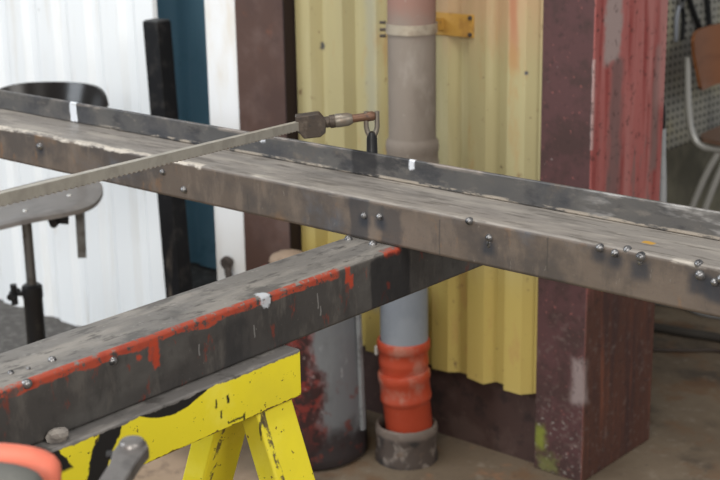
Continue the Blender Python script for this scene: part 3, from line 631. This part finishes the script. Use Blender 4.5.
for s in (-1, 1):
    obj('back_tube', tube(B(), smoothpath([cpnt(-.028, s*.175, .745), cpnt(-.020, s*.175, .60), cpnt(-.004, s*.172, .50), cpnt(.03, s*.168, .452), cpnt(.10, s*.165, .446), cpnt(.36, s*.16, .446)]), .0115, 14), chrome, t, smooth=True)
    obj('leg', tube(B(), smoothpath([cpnt(.09, s*.155, .440), cpnt(.03, s*.165, .30), cpnt(-.06, s*.18, .0)]), .0115, 14), chrome, t, smooth=True)
    obj('leg', tube(B(), smoothpath([cpnt(.125, s*.155, .440), cpnt(.075, s*.165, .30), cpnt(-.01, s*.18, .0)]), .0115, 14), chrome, t, smooth=True)
    obj('leg', tube(B(), smoothpath([cpnt(.30, s*.150, .440), cpnt(.34, s*.16, .25), cpnt(.38, s*.18, .0)]), .0115, 14), chrome, t, smooth=True)
# hose nozzle hanging by the column, cable loops on the panel, hoses on the floor
hx, hy = -1.612, 2.985
t = thing('air_nozzle', 'pale grey tube with black hook hanging at the back edge of the red column', 'hose', (hx, hy, .55))
gh = M('pale grey tube', (.33, .335, .34), .5).mottle((.2, .2, .2), 20, .5, .66, .6).done()
obj('hose', tube(B(), smoothpath([(hx-.006, hy, .785), (hx-.003, hy, .70), (hx+.002, hy, .60), (hx-.004, hy, .50), (hx-.02, hy+.02, .42)]), [.011]*6+[.012]*6+[.0125]*13, 12), gh, t, smooth=True)
hk = B(); tube(hk, smoothpath([(hx-.006, hy, .775), (hx-.007, hy, .82), (hx-.012, hy, .845), (hx-.022, hy-.012, .85), (hx-.03, hy-.026, .84)]), .0085, 10)
obj('hook', hk, blk, t, smooth=True)
rub = M('black rubber', (.016, .016, .017), .55).done()
t = thing('cable_loop', 'black cable loop hanging on the perforated panel above the brown chair', 'cable', (-2.335, 4.47, .76))
obj('cable', tube(B(), smoothpath([(-2.335, 4.40, 1.12), (-2.333, 4.43, .96), (-2.331, 4.475, .88), (-2.330, 4.53, .81), (-2.330, 4.585, .765), (-2.330, 4.61, .80), (-2.333, 4.575, .95), (-2.335, 4.55, 1.12)]), .010, 10), rub, t, smooth=True)
obj('hook', tube(B(), [(-2.3455, 4.475, 1.125), (-2.320, 4.475, 1.125)], .006, 8), chrome, t, smooth=True)
obj('hanger', tube(B(), [(-2.335, 4.40, 1.12), (-2.335, 4.475, 1.133), (-2.335, 4.55, 1.12)], .010, 8), rub, t, smooth=True)
t = thing('pliers', 'pale steel pliers hanging on the perforated panel left of the cable loop', 'pliers', (-2.335, 4.40, .83))
pb = B(); lathe(pb, [(0, -.006), (.020, -.006), (.020, .006), (0, .006)], (-2.336, 4.405, .90), (1, 0, 0), 16)
prism(pb, [(4.395, .90), (4.415, .90), (4.410, .99), (4.402, .99)], 0, -2.343, -2.330)
obj('jaws', pb, stl, t, bev=.001)
for s in (-1, 1):
    obj('handle', tube(B(), smoothpath([(-2.336, 4.405+s*.012, .89), (-2.336, 4.405+s*.026, .84), (-2.336, 4.405+s*.022, .77)]), .007, 10), M('pale grip', (.30, .32, .36), .5).done() if s < 0 else rub, t, smooth=True)
hb = tube(B(), smoothpath([(-2.18, 3.56, .014), (-2.03, 3.635, .014), (-1.97, 3.652, .014), (-1.87, 3.668, .014), (-1.772, 3.684, .014), (-1.60, 3.66, .014), (-1.45, 3.70, .014)]), .0135, 10)
tag(obj('floor_hose', hb, M('dusty black hose', (.045, .039, .033), .7).done(), origin=(-1.87, 3.66, 0), smooth=True), 'dusty black hose lying across the floor right of the red column', 'hose')
hb = tube(B(), smoothpath([(-2.10, 3.42, .006), (-1.95, 3.48, .006), (-1.886, 3.50, .006), (-1.80, 3.56, .006), (-1.733, 3.605, .006), (-1.55, 3.60, .006)]), .0055, 8)
tag(obj('thin_cable', hb, M('brown cable', (.045, .032, .025), .6).done(), origin=(-1.85, 3.53, 0), smooth=True), 'thin brown cable on the floor in front of the black hose', 'cable')
hb = tube(B(), smoothpath([(-2.20, 3.86, .009), (-2.06, 3.885, .009), (-2.0, 3.89, .009), (-1.93, 3.865, .009), (-1.85, 3.88, .009), (-1.72, 3.95, .009)]), .008, 8)
tag(obj('grey_cable', hb, M('grey cable', (.20, .20, .20), .45).done(), origin=(-1.95, 3.88, 0), smooth=True), 'grey cable curving on the floor just under the long beam edge', 'cable')
# ================================================================== NEAR BENCH WITH TOOLS (foreground corner)
fn = Vector((CF.x, CF.y, 0)).normalized(); rn = Vector((-fn.y, fn.x, 0))*-1
def vp(D, l, z): return fn*D+rn*l+Vector((0, 0, z))
TZ = .961
bo_ = vp(.78, -.27, 0)
t = thing('workbench', 'low wooden bench in the near corner under the hand tools', 'bench', bo_)
wd = M('worn bench wood', (.22, .15, .09), .7, off=bo_).mottle((.12, .08, .05), 8, .45, .66, .8, sv=(1, 4, 1)).done(.2)
obj('bench_top', hexa(B(), [vp(.55, -.52, TZ-.035), vp(.55, -.02, TZ-.035), vp(1.0, -.02, TZ-.035), vp(1.0, -.52, TZ-.035)], [vp(.55, -.52, TZ), vp(.55, -.02, TZ), vp(1.0, -.02, TZ), vp(1.0, -.52, TZ)]), wd, t, bev=.003)
for D in (.57, .93):
    for l in (-.50, -.09):
        obj('leg', hexa(B(), [vp(D, l, 0), vp(D, l+.05, 0), vp(D+.05, l+.05, 0), vp(D+.05, l, 0)], [vp(D, l, TZ-.035), vp(D, l+.05, TZ-.035), vp(D+.05, l+.05, TZ-.035), vp(D+.05, l, TZ-.035)]), wd, t)
def ellip(bm, c, a, b_, h, pw=1.0, n=14):
    """rounded body along the picture-right direction"""
    rings = []
    for i in range(n+1):
        th = -pi/2+pi*i/n; x = sin(th)*a; r = max(1e-4, cos(th))**pw
        rings.append([bm.verts.new(c+rn*x+fn*(b_*r*cos(2*pi*k/20))+Vector((0, 0, h*r*sin(2*pi*k/20)))) for k in range(20)])
    for p, q in zip(rings, rings[1:]):
        for k in range(20): bm.faces.new((p[k], p[(k+1) % 20], q[(k+1) % 20], q[k]))
    bmesh.ops.remove_doubles(bm, verts=bm.verts, dist=2e-4); bmesh.ops.recalc_face_normals(bm, faces=bm.faces); return bm
t = thing('power_tool', 'grey and orange power tool grip lying in the bottom left corner', 'tool', vp(1.02, -.30, TZ))
og = M('salmon orange rubber', (.74, .19, .12), .5).mottle((.62, .15, .1), 30, .5, .68, .5).done(.05)
gg = M('grey grip rubber', (.115, .115, .105), .6).mottle((.17, .165, .15), 40, .45, .66, .7).done(.1)
body = obj('orange_housing', ellip(B(), vp(1.034, -.300, .9895), .0575, .022, .0270, .6), og, t, smooth=True, angle=80)
obj('grip', ellip(B(), vp(1.000, -.308, .9890), .0590, .024, .0275, .5), gg, t, smooth=True, angle=80)
obj('collar', lathe(B(), [(0, 0), (.011, 0), (.012, .006), (.010, .018), (.006, .024), (0, .026)], vp(1.022, -.258, .9765), rn, 18), stl, t, smooth=True)
t = thing('spanner', 'worn grey steel spanner end pointing up beside the orange tool', 'spanner', vp(1.07, -.21, TZ))
sm = M('worn spanner steel', (.22, .205, .195), .4, .6).mottle((.12, .11, .105), 40, .48, .66, .7).done(.1, 200)
q = [(.90, -0.2480), (1.02, -0.2225), (1.09, -0.2145), (1.115, -0.2155), (1.128, -0.2135), (1.139, -0.2065), (1.141, -0.1975), (1.135, -0.1895), (1.122, -0.1855), (1.108, -0.1885), (1.09, -0.1915), (1.02, -0.2005), (.90, -0.2280)]
shb = B(); va = [shb.verts.new(vp(d, l, TZ)) for d, l in q]; vb_ = [shb.verts.new(vp(d, l, TZ+.012)) for d, l in q]
shb.faces.new(va); shb.faces.new(vb_[::-1])
for i in range(len(q)): shb.faces.new((va[i], vb_[i], vb_[(i+1) % len(q)], va[(i+1) % len(q)]))
bmesh.ops.recalc_face_normals(shb, faces=shb.faces); obj('handle', shb, sm, t, bev=.002)
obj('head_boss', lathe(B(), [(0, .011), (.0115, .011), (.0112, .0145), (.0095, .0165), (.004, .017), (0, .017)], vp(1.126, -.2005, TZ), seg=24), sm, t, smooth=True)
obj('ratchet_pin', lathe(B(), [(0, 0), (.004, 0), (.004, .007), (0, .007)], vp(1.118, -.2145, TZ+.006), -rn, 12), blk, t, smooth=True)
